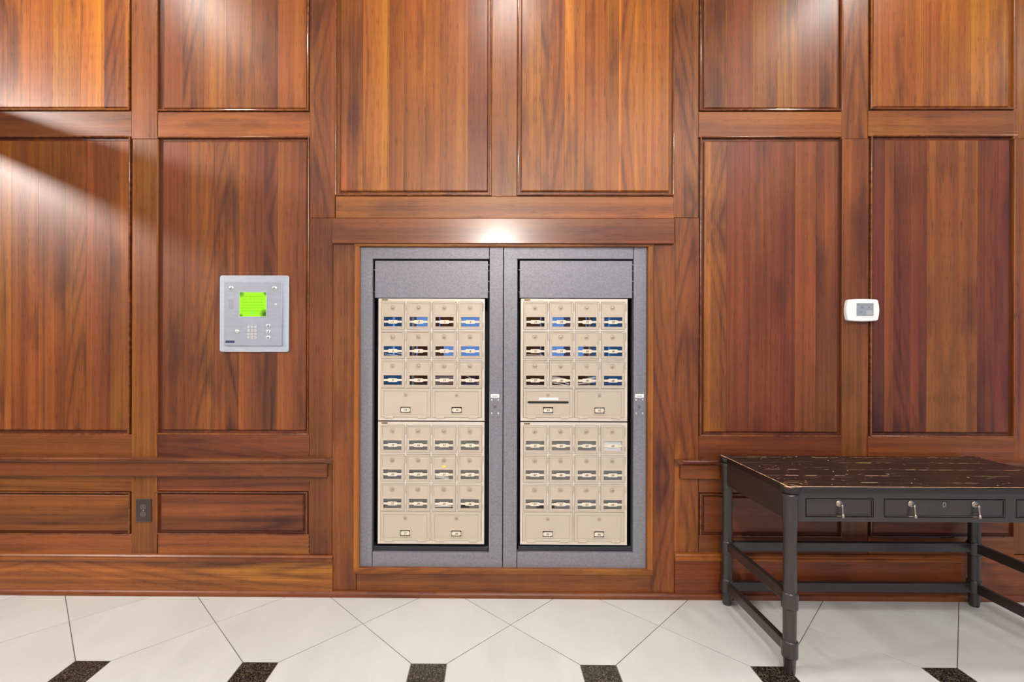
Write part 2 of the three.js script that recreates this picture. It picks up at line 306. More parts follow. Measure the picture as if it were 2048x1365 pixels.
// ------------------------------------------------------------------ floor: clipped white tiles with black granite insets
const XL = -3.4, XR = 6.1, ZB = 7.4;
{
  const floor = structure(group('floor'));
  const D = 0.72, S = 0.1508, X0 = -1.7036, Zd = 0.595;
  const cream = texture(512, 512, (a, b, o) => { const n = fbm(a * 5, b * 5, 4) / 0.94, v = fbm(a * 14 + 3, b * 3 + 9, 4) / 0.94, f = vn(a * 260, b * 260); const k = 0.905 + 0.05 * (n - 0.5) + 0.035 * (v - 0.5) + 0.012 * (f - 0.5); o[0] = k; o[1] = k * 0.995; o[2] = k * 0.98; });
  cream.repeat.set(1 / 1.1, 1 / 1.1);
  const granite = texture(512, 512, (a, b, o) => { const n = vn(a * 150, b * 150), m = vn(a * 90 + 7, b * 90), q = vn(a * 240, b * 240 + 50); let r = 0.10, g = 0.095, bl = 0.09; if (n > 0.70) { r = 0.36; g = 0.32; bl = 0.26; } else if (m > 0.74) { r = 0.28; g = 0.24; bl = 0.17; } else if (q > 0.84) { r = g = bl = 0.46; } else if (q < 0.3) { r = g = bl = 0.05; } o[0] = r; o[1] = g; o[2] = bl; });
  granite.repeat.set(1 / 0.5, 1 / 0.5);
  const whites = [0.0, -0.012, 0.012].map((k) => new THREE.MeshPhysicalMaterial({ color: C(0.775 + k, 0.785 + k, 0.79 + k), map: cream, roughness: 0.3, specularIntensity: 0.8 }));
  const black = new THREE.MeshPhysicalMaterial({ map: granite, roughness: 0.22 });
  add('bed', boxAt(XL, XR, -0.12, -0.0014, -0.03, ZB), new THREE.MeshStandardMaterial({ color: C(0.13, 0.12, 0.115), roughness: 0.9 }), floor);
  const clip = (poly, f) => { const out = []; for (let i = 0; i < poly.length; i++) { const a = poly[i], b = poly[(i + 1) % poly.length], fa = f(a), fb = f(b); if (fa >= 0) out.push(a); if (fa * fb < 0) { const t = fa / (fa - fb); out.push([a[0] + (b[0] - a[0]) * t, a[1] + (b[1] - a[1]) * t]); } } return out; };
  const rest = [];
  const lay = (name, poly, mat, cx, cz) => {
    const g = 0.0018;
    let p = poly.map(([x, z]) => { const dx = x - cx, dz = z - cz; return [x, z, dx, dz]; });
    // shrink towards the centre by the width of half a joint
    p = p.map(([x, z, dx, dz]) => { const l = Math.hypot(dx, dz); return [x - dx / l * g * 1.3, z - dz / l * g * 1.3]; });
    for (const f of [(q) => q[1] + 0.02, (q) => q[0] - XL, (q) => XR - q[0], (q) => ZB - q[1]]) if (p.length) p = clip(p, f);
    if (p.length < 3) return;
    const s = new THREE.Shape(); p.forEach(([x, z], i) => (i ? s.lineTo(x, -z) : s.moveTo(x, -z))); s.closePath();
    const geo = extrude(s, 0.009, 0.0004).rotateX(-Math.PI / 2); geo.translate(0, -0.009, 0);
    const uv = geo.attributes.uv, o1 = rr(0, 3), o2 = rr(0, 3), q = geo.attributes.position; for (let i = 0; i < uv.count; i++) uv.setXY(i, q.getX(i) + o1, q.getZ(i) + o2);
    if (cz < 2.3 && cx > -3.0 && cx < 3.4) add(name, geo, mat, floor); else rest.push([name, geo]);
  };
  for (let i = -4; i < 13; i++) for (let j = -2; j < 11; j++) {
    const ax = X0 + i * D, az = Zd + j * D, h = S / 2, d = D / 2;
    const hex = (cx, cz, turn) => { const pts = [[-d + h, h], [0, d], [d - h, h], [d - h, -h], [0, -d], [-d + h, -h]]; return pts.map(([x, z]) => (turn ? [cx + z, cz + x] : [cx + x, cz + z])); };
    lay('tile', hex(ax + d, az, false), whites[Math.floor(rnd() * 3)], ax + d, az);
    lay('tile', hex(ax, az + d, true), whites[Math.floor(rnd() * 3)], ax, az + d);
    lay('inset', [[ax - h, az - h], [ax + h, az - h], [ax + h, az + h], [ax - h, az + h]], black, ax, az);
  }
  for (const [n, m] of [['tile', whites[0]], ['inset', black]]) { const l = rest.filter((r) => r[0] === n).map((r) => r[1]); if (l.length) add(n === 'tile' ? 'far_tiles' : 'far_insets', merged(l), m, floor).userData.kind = 'stuff'; }
}

// ------------------------------------------------------------------ the rest of the room: ceiling with downlights, side walls, windows behind the camera
const plaster = new THREE.MeshStandardMaterial({ color: C(0.80, 0.78, 0.74), roughness: 0.85 });
{
  const c = structure(group('ceiling'));
  const holes = LAMPS.map(([x, z]) => [x, z]);
  add('slab', boxAt(-5.6, XR + 0.2, CEIL + 0.1, CEIL + 0.25, -0.26, ZB + 0.2), plaster, c);
  const s = rectShape(-3.4, XR, -ZB, 0.06);
  for (const [x, z] of holes) { const p = new THREE.Path(); p.absarc(x, -z, 0.11, 0, Math.PI * 2, true); s.holes.push(p); }
  add('ceiling_board', extrude(s, 0.1, 0, 1, 20).rotateX(-Math.PI / 2).translate(0, CEIL, 0), plaster, c);
  const ring = new THREE.LatheGeometry([[0.095, 0.04], [0.105, 0.0], [0.128, -0.006], [0.132, 0.0]].map(([r, y]) => new THREE.Vector2(r, y)), 28);
  const lens = new THREE.CylinderGeometry(0.1, 0.1, 0.01, 24), glow = new THREE.MeshStandardMaterial({ color: C(0.9, 0.9, 0.88), emissive: C(...LAMP_COLOR), emissiveIntensity: 6 });
  const white = new THREE.MeshStandardMaterial({ color: C(0.85, 0.85, 0.83), roughness: 0.4 });
  const p = group('pendant_lamp', c, PENDANT);
  add('globe', new THREE.SphereGeometry(0.13, 24, 16), new THREE.MeshStandardMaterial({ color: C(0.9, 0.9, 0.88), emissive: C(1, 0.95, 0.88), emissiveIntensity: 6 }), p);
  add('rod', new THREE.CylinderGeometry(0.012, 0.012, CEIL - PENDANT[1] - 0.12, 10).translate(0, (CEIL - PENDANT[1] + 0.12) / 2, 0), white, p);
  for (const [x, z] of LAMPS) { const d = group('downlight', c, [x, CEIL, z]); add('trim_ring', ring, white, d); add('lens', lens, glow, d, [0, 0.01, 0]); }
}
{
  // left wall with a doorway and a transom over it; the vestibule lies beyond
  const l = structure(group('wall_left')), T0 = XL - 0.2;
  const bar0 = 2.797, bar1 = 2.866;
  add('wall_section', merged([boxAt(T0, XL, 0, CEIL, 2.5, ZB), boxAt(T0, XL, 3.3, CEIL, -0.26, 2.5)]), plaster, l);
  add('transom_bar', boxAt(T0, XL, bar0, bar1, -0.05, 2.5), wood('brown'), l);
  const v = structure(group('wall_vestibule'));
  add('wall_section', merged([boxAt(-5.6, T0, 0, CEIL + 0.1, -0.26, -0.06), boxAt(-5.6, -5.4, 0, CEIL + 0.1, -0.06, 3.0), boxAt(-5.4, T0, 0, CEIL + 0.1, 2.8, 3.0), boxAt(-5.6, T0, -0.12, 0, -0.06, 3.0)]), plaster, v);
  // right wall with two tall windows
  const r = structure(group('wall_right')), w = [[0.6, 2.6], [3.4, 5.6]], y0 = 0.5, y1 = 3.3; let z = -0.26; const g = [];
  for (const [a, b] of w) { g.push(boxAt(XR, XR + 0.2, 0, CEIL, z, a), boxAt(XR, XR + 0.2, 0, y0, a, b), boxAt(XR, XR + 0.2, y1, CEIL, a, b)); z = b; }
  g.push(boxAt(XR, XR + 0.2, 0, CEIL, z, ZB)); add('wall_section', merged(g), plaster, r);
  // wall behind the camera with three windows
  const k = structure(group('wall_front')), ww = [[-3.2, -1.7], [2.1, 5.4]]; let x = XL - 0.2; const q = [];
  for (const [a, b] of ww) { q.push(boxAt(x, a, 0, CEIL, ZB, ZB + 0.2), boxAt(a, b, 0, 0.5, ZB, ZB + 0.2), boxAt(a, b, 3.3, CEIL, ZB, ZB + 0.2)); x = b; }
  q.push(boxAt(x, XR + 0.2, 0, CEIL, ZB, ZB + 0.2)); add('wall_section', merged(q), plaster, k);
  for (const [a, b] of [[XL, -3.25], [-1.65, 2.05]]) add('added_panelling', boxAt(a, b, 0, 2.7, ZB - 0.03, ZB), wood('brown', 3), k);  // unseen panelling added so the mailbox glass mirrors dark wood
  const fr = new THREE.MeshStandardMaterial({ color: C(0.12, 0.10, 0.09), roughness: 0.5 });
  let n = 1;
  const win = (geo) => { const o = structure(group('window_' + n++)); add('window_frame', geo, fr, o); };
  for (const [a, b] of w) win(merged([boxAt(XR + 0.07, XR + 0.12, y0, y1, (a + b) / 2 - 0.03, (a + b) / 2 + 0.03), boxAt(XR + 0.07, XR + 0.12, 2.3, 2.36, a, b), boxAt(XR + 0.06, XR + 0.13, y0, y1, a, a + 0.05), boxAt(XR + 0.06, XR + 0.13, y0, y1, b - 0.05, b), boxAt(XR + 0.06, XR + 0.13, y0, y0 + 0.05, a, b), boxAt(XR + 0.06, XR + 0.13, y1 - 0.05, y1, a, b)]));
  for (const [a, b] of ww) win(merged([boxAt((a + b) / 2 - 0.03, (a + b) / 2 + 0.03, 0.5, 3.3, ZB + 0.07, ZB + 0.12), boxAt(a, b, 2.3, 2.36, ZB + 0.07, ZB + 0.12), boxAt(a, a + 0.05, 0.5, 3.3, ZB + 0.06, ZB + 0.13), boxAt(b - 0.05, b, 0.5, 3.3, ZB + 0.06, ZB + 0.13), boxAt(a, b, 0.5, 0.55, ZB + 0.06, ZB + 0.13), boxAt(a, b, 3.25, 3.3, ZB + 0.06, ZB + 0.13)]));
  // mailroom behind the boxes, with a window to the sky in its far wall
  const m = structure(group('wall_mailroom')), e = 0.1, MZ = -2.6;
  add('wall_section', merged([boxAt(-1.5, 1.7, -0.1, 0, MZ, -0.26), boxAt(-1.5, 1.7, 2.5, 2.6, MZ, -0.26), boxAt(-1.6, -1.5, -0.1, 2.6, MZ, -0.26), boxAt(1.7, 1.8, -0.1, 2.6, MZ, -0.26),
    boxAt(-1.6, 1.8, -0.1, 1.1, MZ - e, MZ), boxAt(-1.6, 1.8, 2.2, 2.6, MZ - e, MZ), boxAt(-1.6, -1.1, 1.1, 2.2, MZ - e, MZ), boxAt(1.3, 1.8, 1.1, 2.2, MZ - e, MZ)]), new THREE.MeshStandardMaterial({ color: C(0.35, 0.42, 0.55), roughness: 0.8 }), m);
}

// ------------------------------------------------------------------ grey mailbox frames
const speck = texture(256, 256, (a, b, o) => { const k = 0.88 + 0.12 * (vn(a * 128, b * 128) - 0.5) + 0.10 * (vn(a * 50, b * 90) - 0.5); o[0] = k; o[1] = k; o[2] = k; });
speck.repeat.set(1 / 0.35, 1 / 0.35);
const greyMetal = new THREE.MeshPhysicalMaterial({ color: C(0.31, 0.305, 0.35), map: speck, roughness: 0.42, metalness: 0.25 });
const darkMetal = new THREE.MeshPhysicalMaterial({ color: C(0.022, 0.024, 0.03), roughness: 0.35 });
const chrome = new THREE.MeshPhysicalMaterial({ color: C(0.75, 0.74, 0.72), metalness: 1, roughness: 0.3 });
const paper = new THREE.MeshStandardMaterial({ color: C(0.86, 0.86, 0.87), roughness: 0.7 });
const ZG = -0.042;                                        // face of the grey frames
function greyFrame(label, sx0, sx1, ox0, ox1, x1, lockLabelX) {
  const g = tag(group('mailbox_surround'), label, 'metal frame', 'grey frames that hold the mailboxes');
  const bar = (name, a, b, t, bo, z, d, m = greyMetal) => { const [x, X, y, Y] = rect(a, b, t, bo, z); return add(name, board(X - x, Y - y, d, [0.001, 0.001, 0.001, 0.001], 0.001), m, g, [(x + X) / 2, (y + Y) / 2, z]); };
  bar('frame_stile', sx0, ox0, 494.5, 1138.5, ZG, 0.045); bar('frame_stile', ox1, x1, 494.5, 1138.5, ZG, 0.045);
  bar('frame_rail', ox0 + 0.4, ox1 - 0.4, 494.5, 518, ZG - 0.0005, 0.04); bar('frame_rail', ox0 + 0.4, ox1 - 0.4, 1106, 1138.5, ZG - 0.0005, 0.04);
  const P = bar('blank_panel', ox0 + 5.5, ox1 - 2.5, 522, 596.4, ZG - 0.006, 0.02);
  // dark pan behind the opening
  const [x, X, y, Y] = rect(ox0 - 6, ox1 + 6, 512, 1108, ZG - 0.05), z1 = ZG - 0.05, z0 = -0.235, t = 0.004;
  add('dark_pan', merged([boxAt(x, x + t, y, Y, z0, z1), boxAt(X - t, X, y, Y, z0, z1), boxAt(x, X, Y - t, Y, z0, z1), boxAt(x, X, y, y + t, z0, z1)]), darkMetal, g);
  const [a, b, c, d] = rect(ox0 + 2, ox1 - 2, 1092, 1101, ZG - 0.03);
  add('sill', board(b - a, d - c, 0.05, [0.002, 0.002, 0.002, 0.004], 0.004), darkMetal, g, [(a + b) / 2, (c + d) / 2, ZG - 0.02]);
  // bolts beside the blank panel
  const bolt = new THREE.SphereGeometry(0.003, 8, 6);
  for (const py of [530, 542, 563, 584]) { const p = at(ox1 - 1, py, ZG - 0.008); add('bolt', bolt, chrome, g, [p[0], p[1], ZG - 0.008]); }
  for (const py of [540, 584]) { const p = at(ox0 + 4, py, ZG - 0.008); add('bolt', bolt, chrome, g, [p[0], p[1], ZG - 0.008]); }
  // lock with four screws and a paper tag
  const L = at(lockLabelX, 813, ZG), lock = add('lock', merged([new RoundedBoxGeometry(0.014, 0.018, 0.006, 2, 0.002), new THREE.CylinderGeometry(0.0045, 0.0045, 0.004, 14).rotateX(Math.PI / 2).translate(0, 0, 0.004)]), new THREE.MeshPhysicalMaterial({ color: C(0.3, 0.3, 0.32), metalness: 0.8, roughness: 0.35 }), g, [L[0], L[1], ZG + 0.002]);
  add('key_slot', new THREE.BoxGeometry(0.0015, 0.006, 0.001), darkMetal, lock, [0, 0, 0.0062]);
  const scr = new THREE.SphereGeometry(0.0052, 12, 6, 0, Math.PI * 2, 0, Math.PI / 2).rotateX(Math.PI / 2).scale(1, 1, 0.6);
  for (const dx of [-6.5, 6.5]) for (const py of [800.5, 827.5]) { const p = at(lockLabelX + dx, py, ZG); add('screw', scr, chrome, g, [p[0], p[1], ZG]); }
  const pt = at(lockLabelX, 792.5, ZG); add('paper_tag', new THREE.BoxGeometry(0.047, 0.02, 0.0008), tagMat, g, [pt[0], pt[1], ZG + 0.0006]);
}
const tagCanvas = document.createElement('canvas'); tagCanvas.width = 128; tagCanvas.height = 56;
{ const c = tagCanvas.getContext('2d'); c.fillStyle = '#f1f1f2'; c.fillRect(0, 0, 128, 56); c.strokeStyle = '#333'; c.lineWidth = 4; c.beginPath(); c.moveTo(22, 34); for (let i = 0; i < 9; i++) c.lineTo(28 + i * 9, 24 + (i % 2) * 14); c.stroke(); }
const tagTex = new THREE.CanvasTexture(tagCanvas); tagTex.colorSpace = THREE.SRGBColorSpace;
const tagMat = new THREE.MeshStandardMaterial({ map: tagTex, roughness: 0.6 });
greyFrame('grey metal frame around the left bank of mailboxes, numbers 1 to 28', 719.5, 1005.3, 744.5, 978.5, 1005.3, 990);
greyFrame('grey metal frame around the right bank of mailboxes, numbers 29 to 56', 1007, 1293, 1034, 1267, 1292.5, 1279);

// ------------------------------------------------------------------ mailbox units
const beige = new THREE.MeshPhysicalMaterial({ color: C(0.575, 0.485, 0.39), roughness: 0.42, metalness: 0.15 });
const pale = new THREE.MeshPhysicalMaterial({ color: C(0.70, 0.62, 0.54), roughness: 0.4, metalness: 0.2 });
const lockMat = new THREE.MeshPhysicalMaterial({ color: C(0.42, 0.33, 0.26), roughness: 0.35, metalness: 0.6 });
const inside = new THREE.MeshStandardMaterial({ color: C(0.16, 0.16, 0.17), roughness: 0.5, metalness: 0.3 });
const nameBrass = new THREE.MeshPhysicalMaterial({ color: C(0.25, 0.15, 0.08), roughness: 0.4, metalness: 0.5 });
const glass = new THREE.MeshPhysicalMaterial({ color: C(1, 1, 1), transmission: 1, thickness: 0, roughness: 0.02, ior: 2.0 });
const black = new THREE.MeshStandardMaterial({ color: C(0.01, 0.008, 0.01), roughness: 0.8 });
// number plates share one sheet of printed numbers, 8 x 8 cells
const atlas = document.createElement('canvas'); atlas.width = 1024; atlas.height = 512;
{
  const c = atlas.getContext('2d'); c.fillStyle = '#e2d6c2'; c.fillRect(0, 0, 1024, 512); c.fillStyle = '#2a2622'; c.font = 'bold italic 34px sans-serif'; c.textAlign = 'center'; c.textBaseline = 'middle';
  for (let n = 1; n <= 56; n++) c.fillText(String(n), ((n - 1) % 8) * 128 + 64, Math.floor((n - 1) / 8) * 64 + 33);
}
const atlasTex = new THREE.CanvasTexture(atlas); atlasTex.colorSpace = THREE.SRGBColorSpace;
const plateMat = new THREE.MeshPhysicalMaterial({ map: atlasTex, roughness: 0.4, metalness: 0.1 });
const K = (EYE.z - ZU) / FOCAL;          // face of the units, metres per pixel there
const px = (n) => n * K;
function frameGeo(w, h, holes, d, bevel) {
  const s = rectShape(-w / 2, w / 2, -h / 2, h / 2);
  for (const [a, b, c, e] of holes) { const p = new THREE.Path(); p.moveTo(a, c).lineTo(a, e).lineTo(b, e).lineTo(b, c).closePath(); s.holes.push(p); }
  return extrude(s, d, bevel, 1);
}
const SW = px(46.6), SH = px(54.6), WW = px(36), WH = px(19), WY = -px(12.3);   // small door, its window, the window's centre
const smallDoorGeo = (() => {
  const w = [-WW / 2, WW / 2, WY - WH / 2, WY + WH / 2];
  return merged([frameGeo(SW, SH, [w], 0.003, 0.0008), frameGeo(SW, SH, [w, [-SW / 2 + px(2.6), SW / 2 - px(2.6), WY + WH / 2 + px(4.5), SH / 2 - px(2.6)]], 0.003, 0.0009).translate(0, 0, 0.003),
    frameGeo(WW + px(3.4), WH + px(3.4), [w.map((v, i) => (i < 2 ? v : v - WY))], 0.0035, 0.0009).translate(0, WY, 0.0045)]);
})();
const LW = px(99), LH = px(57), lw = px(20), lh = px(12.4), LY = -px(14);
const largeDoorGeo = (() => {
  const w = [-lw / 2, lw / 2, LY - lh / 2, LY + lh / 2];
  return merged([frameGeo(LW, LH, [w], 0.003, 0.0008), frameGeo(LW, LH, [[-LW / 2 + px(6), LW / 2 - px(6), -LH / 2 + px(4.5), LH / 2 - px(5)]], 0.003, 0.0012).translate(0, 0, 0.003),
    frameGeo(LW - px(13), LH - px(10.5), [w], 0.0012, 0.0005).translate(0, 0, 0.003), frameGeo(lw + px(4), lh + px(3), [w.map((v, i) => (i < 2 ? v : v - LY))], 0.003, 0.0008).translate(0, LY, 0.004)]);
})();
const lockGeo = merged([new THREE.LatheGeometry([[0.0001, 0.0052], [0.0056, 0.005], [0.0068, 0.003], [0.0068, 0]].map(([r, y]) => new THREE.Vector2(r, y)), 20).rotateX(Math.PI / 2), new THREE.TorusGeometry(0.0125, 0.0009, 6, 28).translate(0, 0, 0.0005), new THREE.BoxGeometry(0.0018, 0.0075, 0.0012).translate(0, 0, 0.0052)]);
const keyGeo = new THREE.BoxGeometry(0.0022, 0.0075, 0.001);
const hingeGeo = (len) => new THREE.CylinderGeometry(0.0042, 0.0042, len, 10);
const hinge1 = hingeGeo(px(15)), hinge2 = hingeGeo(px(9)), hinge3 = new RoundedBoxGeometry(px(17), 0.011, 0.009, 2, 0.003);
const plateShape = (() => { const s = new THREE.Shape(), a = px(18.3), b = px(2.1), c = px(8.2), e = px(9.7), d = px(3.8); s.moveTo(-a, -b).lineTo(-e, -b).lineTo(-c, -d).lineTo(c, -d).lineTo(e, -b).lineTo(a, -b).lineTo(a, b).lineTo(e, b).lineTo(c, d).lineTo(-c, d).lineTo(-e, b).lineTo(-a, b).closePath(); return s; })();
const plateShapeL = (() => { const s = new THREE.Shape(), a = px(9), b = px(2.2), c = px(7), d = px(4); s.moveTo(-a, -b).lineTo(-c, -d).lineTo(c, -d).lineTo(a, -b).lineTo(a, b).lineTo(c, d).lineTo(-c, d).lineTo(-a, b).closePath(); return s; })();
function plateGeo(n, shape, halfW) {
  const g = extrude(shape, 0.002, 0.0004), p = g.attributes.position, uv = g.attributes.uv, cx = (n - 1) % 8, cy = Math.floor((n - 1) / 8), w = px(20), h = px(10);
  for (let i = 0; i < p.count; i++) { const u = Math.max(0.02, Math.min(0.98, p.getX(i) / w + 0.5)), v = Math.max(0.02, Math.min(0.98, p.getY(i) / h + 0.5)); uv.setXY(i, (cx + u) / 8, 1 - (cy + 1 - v) / 8); }
  return g;
}
const paneS = new THREE.BoxGeometry(WW + 0.004, WH + 0.004, 0.0015), paneL = new THREE.BoxGeometry(lw + 0.003, lh + 0.003, 0.0015);
const OPEN = new Set([2, 4, 7, 8, 12, 30, 34, 35]);       // boxes one can see through into the mailroom
const boxAtNumber = {};
function mailboxUnit(label, pxLeft, pxTop, first, xFrom = pxTop) {
  const W = px(213), H = px(244.3), Y = at(pxLeft, pxTop, ZU)[1], X = at(pxLeft, xFrom, ZU)[0], cx = X + W / 2, cy = Y - H / 2;
  const u = tag(group('mailbox_unit', scene, [cx, cy, ZU]), label, 'mailboxes', 'beige banks of numbered mailboxes');
  const lx = (p) => px(p - 106.5), ly = (p) => px(122.15 - p);   // unit pixels to local metres
  const col = (c) => lx(29.2 + c * 51.6), row = (r) => ly(34.2 + r * 58.4);
  const holes = [], bays = [];
  for (let r = 0; r < 3; r++) for (let c = 0; c < 4; c++) bays.push([col(c), row(r), SW, SH]);
  for (const c of [0, 1]) bays.push([lx(55 + c * 102.3), ly(208.8), LW, LH]);
  for (const [x, y, w, h] of bays) holes.push([x - w / 2 - 0.0012, x + w / 2 + 0.0012, y - h / 2 - 0.0012, y + h / 2 + 0.0012]);
  const s = rectShape(-W / 2, W / 2, -H / 2, H / 2); for (const [a, b, c, e] of holes) { const p = new THREE.Path(); p.moveTo(a, c).lineTo(a, e).lineTo(b, e).lineTo(b, c).closePath(); s.holes.push(p); }
  add('face_frame', extrude(s, 0.012, 0.0008), pale, u, [0, 0, -0.009]);
  // compartments: shell, shelves and dividers
  const t = 0.002, z0 = -0.36, z1 = -0.010, g = [boxAt(-W / 2, -W / 2 + t, -H / 2, H / 2, z0, z1), boxAt(W / 2 - t, W / 2, -H / 2, H / 2, z0, z1), boxAt(-W / 2 + t, W / 2 - t, H / 2 - t, H / 2, z0, z1), boxAt(-W / 2 + t, W / 2 - t, -H / 2, -H / 2 + t, z0, z1)];
  for (let r = 0; r < 3; r++) { const y = (row(r) + (r < 2 ? row(r + 1) : row(r) - px(58.4))) / 2; g.push(boxAt(-W / 2 + t, W / 2 - t, y - t / 2, y + t / 2, z0, z1)); }
  for (let c = 0; c < 3; c++) { const x = (col(c) + col(c + 1)) / 2; g.push(boxAt(x - t / 2, x + t / 2, c === 1 ? -H / 2 + t : row(2) - px(28), H / 2 - t, z0, z1)); }
  add('housing', merged(g), inside, u);
  const back = []; let n = first;
  for (const [x, y, w, h] of bays) {
    const big = w > SW * 1.5, num = n++;
    boxAtNumber[num] = [cx + x, cy + y, ZU];
    if (!OPEN.has(num)) back.push(boxAt(x - w / 2, x + w / 2, y - h / 2, y + h / 2, z0, z0 + 0.002));
    const d = add('mailbox_door', big ? largeDoorGeo : smallDoorGeo, beige, u, [x, y, 0]);
    const lk = [big ? 0 : -px(0.6), big ? LH / 2 - px(12.5) : SH / 2 - px(11.5)];
    const k = add('lock', lockGeo, lockMat, d, [lk[0], lk[1], big ? 0.004 : 0.003]); k.rotation.z = rr(-0.4, 0.4); if (big) k.scale.set(0.75, 0.75, 1);
    add('pane', big ? paneL : paneS, glass, d, [0, big ? LY : WY, -0.001]);
    add('number_plate', plateGeo(num, big ? plateShapeL : plateShape), plateMat, d, [0, big ? LY : WY, 0.004]);
    if (big) for (const e of [-1, 1]) add('hinge', hinge3, beige, d, [e * px(33), -LH / 2 - 0.002, 0.003]);
    else { const a = add('hinge', hinge1, beige, d, [SW / 2 + px(1.6), SH / 2 - px(10), 0.004]); add('hinge', hinge2, beige, d, [SW / 2 + px(1.6), -SH / 2 + px(9), 0.004]); }
    if (num === 41) {
      const sl = rectShape(-px(41), px(41), -px(2.2), px(2.2), px(2.1)); add('letter_slot', extrude(sl, 0.001), black, d, [0, px(1.8), 0.0042]).userData.label = 'black letter slot';
      add('paper_strip', new THREE.BoxGeometry(px(39), px(4.4), 0.0006), paper, d, [px(1), px(8.8), 0.0046]);
    }
    if (num === 21) add('sticker', new THREE.BoxGeometry(px(7), px(6.4), 0.0006), new THREE.MeshStandardMaterial({ color: C(0.9, 0.72, 0.06), roughness: 0.6 }), d, [-px(0.4), px(2.2), 0.0034]).userData.label = 'yellow sticker';
  }
  add('back_cover', merged(back), inside, u);
  add('maker_plate', new THREE.BoxGeometry(px(12), px(3.2), 0.001), nameBrass, u, [lx(13), ly(2.6), 0.0035]);
}
mailboxUnit('upper beige mailbox unit in the left grey frame, doors numbered 1 to 14', 757.2, 597.5, 1);
mailboxUnit('lower beige mailbox unit in the left grey frame, doors numbered 15 to 28', 757.2, 843.8, 15, 597.5);
mailboxUnit('upper beige mailbox unit in the right grey frame, doors 29 to 42', 1041.5, 597.8, 29);
mailboxUnit('lower beige mailbox unit in the right grey frame, doors numbered 43 to 56', 1041.5, 845, 43, 597.8);
// post lying behind the glass, and two dark cards added to block light
function letter(num, label, dx, dy, w, h, rz, color, dz = -0.02, rx = 0) {
  const [x, y] = boxAtNumber[num], fm = new THREE.MeshStandardMaterial({ color: C(...color), roughness: 0.7 });
  const e = tag(add('envelope', new RoundedBoxGeometry(w, h, 0.0014, 1, 0.0006), fm, scene, [x + dx, y + WY + dy, ZU - 0.004 + dz * 0.35]), label, 'envelope', 'post seen through the mailbox windows');
  e.rotation.set(rx, 0, rz);
}
const WHITE = [0.85, 0.86, 0.88];
letter(5, 'long white envelope slanting across the middle of the glass of mailbox 5', 0.012, -0.008, 0.09, 0.006, -0.22, WHITE);
letter(5, 'white envelope lying lowest behind the glass of mailbox 5', -0.012, -0.021, 0.075, 0.005, -0.12, WHITE, -0.026);
letter(12, 'white envelope slanting across the glass of mailbox 12', 0.012, 0.004, 0.095, 0.005, -0.55, WHITE);
letter(21, 'white folded envelope behind the glass of mailbox 21', -0.012, -0.02, 0.075, 0.013, -0.2, WHITE, -0.016);
letter(25, 'white envelope filling the lower half of mailbox 25', 0, -0.014, 0.1, 0.018, 0.02, WHITE, -0.014);
letter(33, 'white envelope edge along the bottom of mailbox 33', 0, -0.0215, 0.09, 0.004, -0.03, WHITE);
letter(38, 'upper of three white envelopes packed in mailbox 38', -0.008, 0.010, 0.1, 0.014, -0.25, WHITE, -0.028);
letter(38, 'middle of three white envelopes packed in mailbox 38', 0, -0.003, 0.1, 0.009, -0.35, WHITE, -0.022);
letter(38, 'lowest of three white envelopes packed in mailbox 38', -0.004, -0.02, 0.09, 0.007, -0.22, WHITE, -0.018);
letter(39, 'upper white envelope slanting behind the glass of mailbox 39', 0.006, 0.006, 0.1, 0.012, 0.25, WHITE, -0.024);
letter(39, 'lower white envelope slanting behind the glass of mailbox 39', 0.0, -0.014, 0.1, 0.008, 0.1, WHITE, -0.018);
letter(46, 'white envelope that fills the window of mailbox 46', 0, 0, 0.115, 0.06, 0, WHITE, -0.008);
letter(11, 'grey envelope behind the glass of mailbox 11', 0, 0.004, 0.1, 0.05, 0.06, [0.25, 0.28, 0.36], -0.03);
letter(7, 'added dark card covering the left half of the window of mailbox 7', -0.035, 0, 0.06, 0.09, 0, [0.05, 0.04, 0.05], -0.03);  // added to darken half of this see-through box
letter(35, 'added dark card covering the right half of the window of mailbox 35', 0.025, 0, 0.08, 0.09, 0, [0.05, 0.04, 0.05], -0.03);  // added likewise, keeps mailroom daylight out of the right half

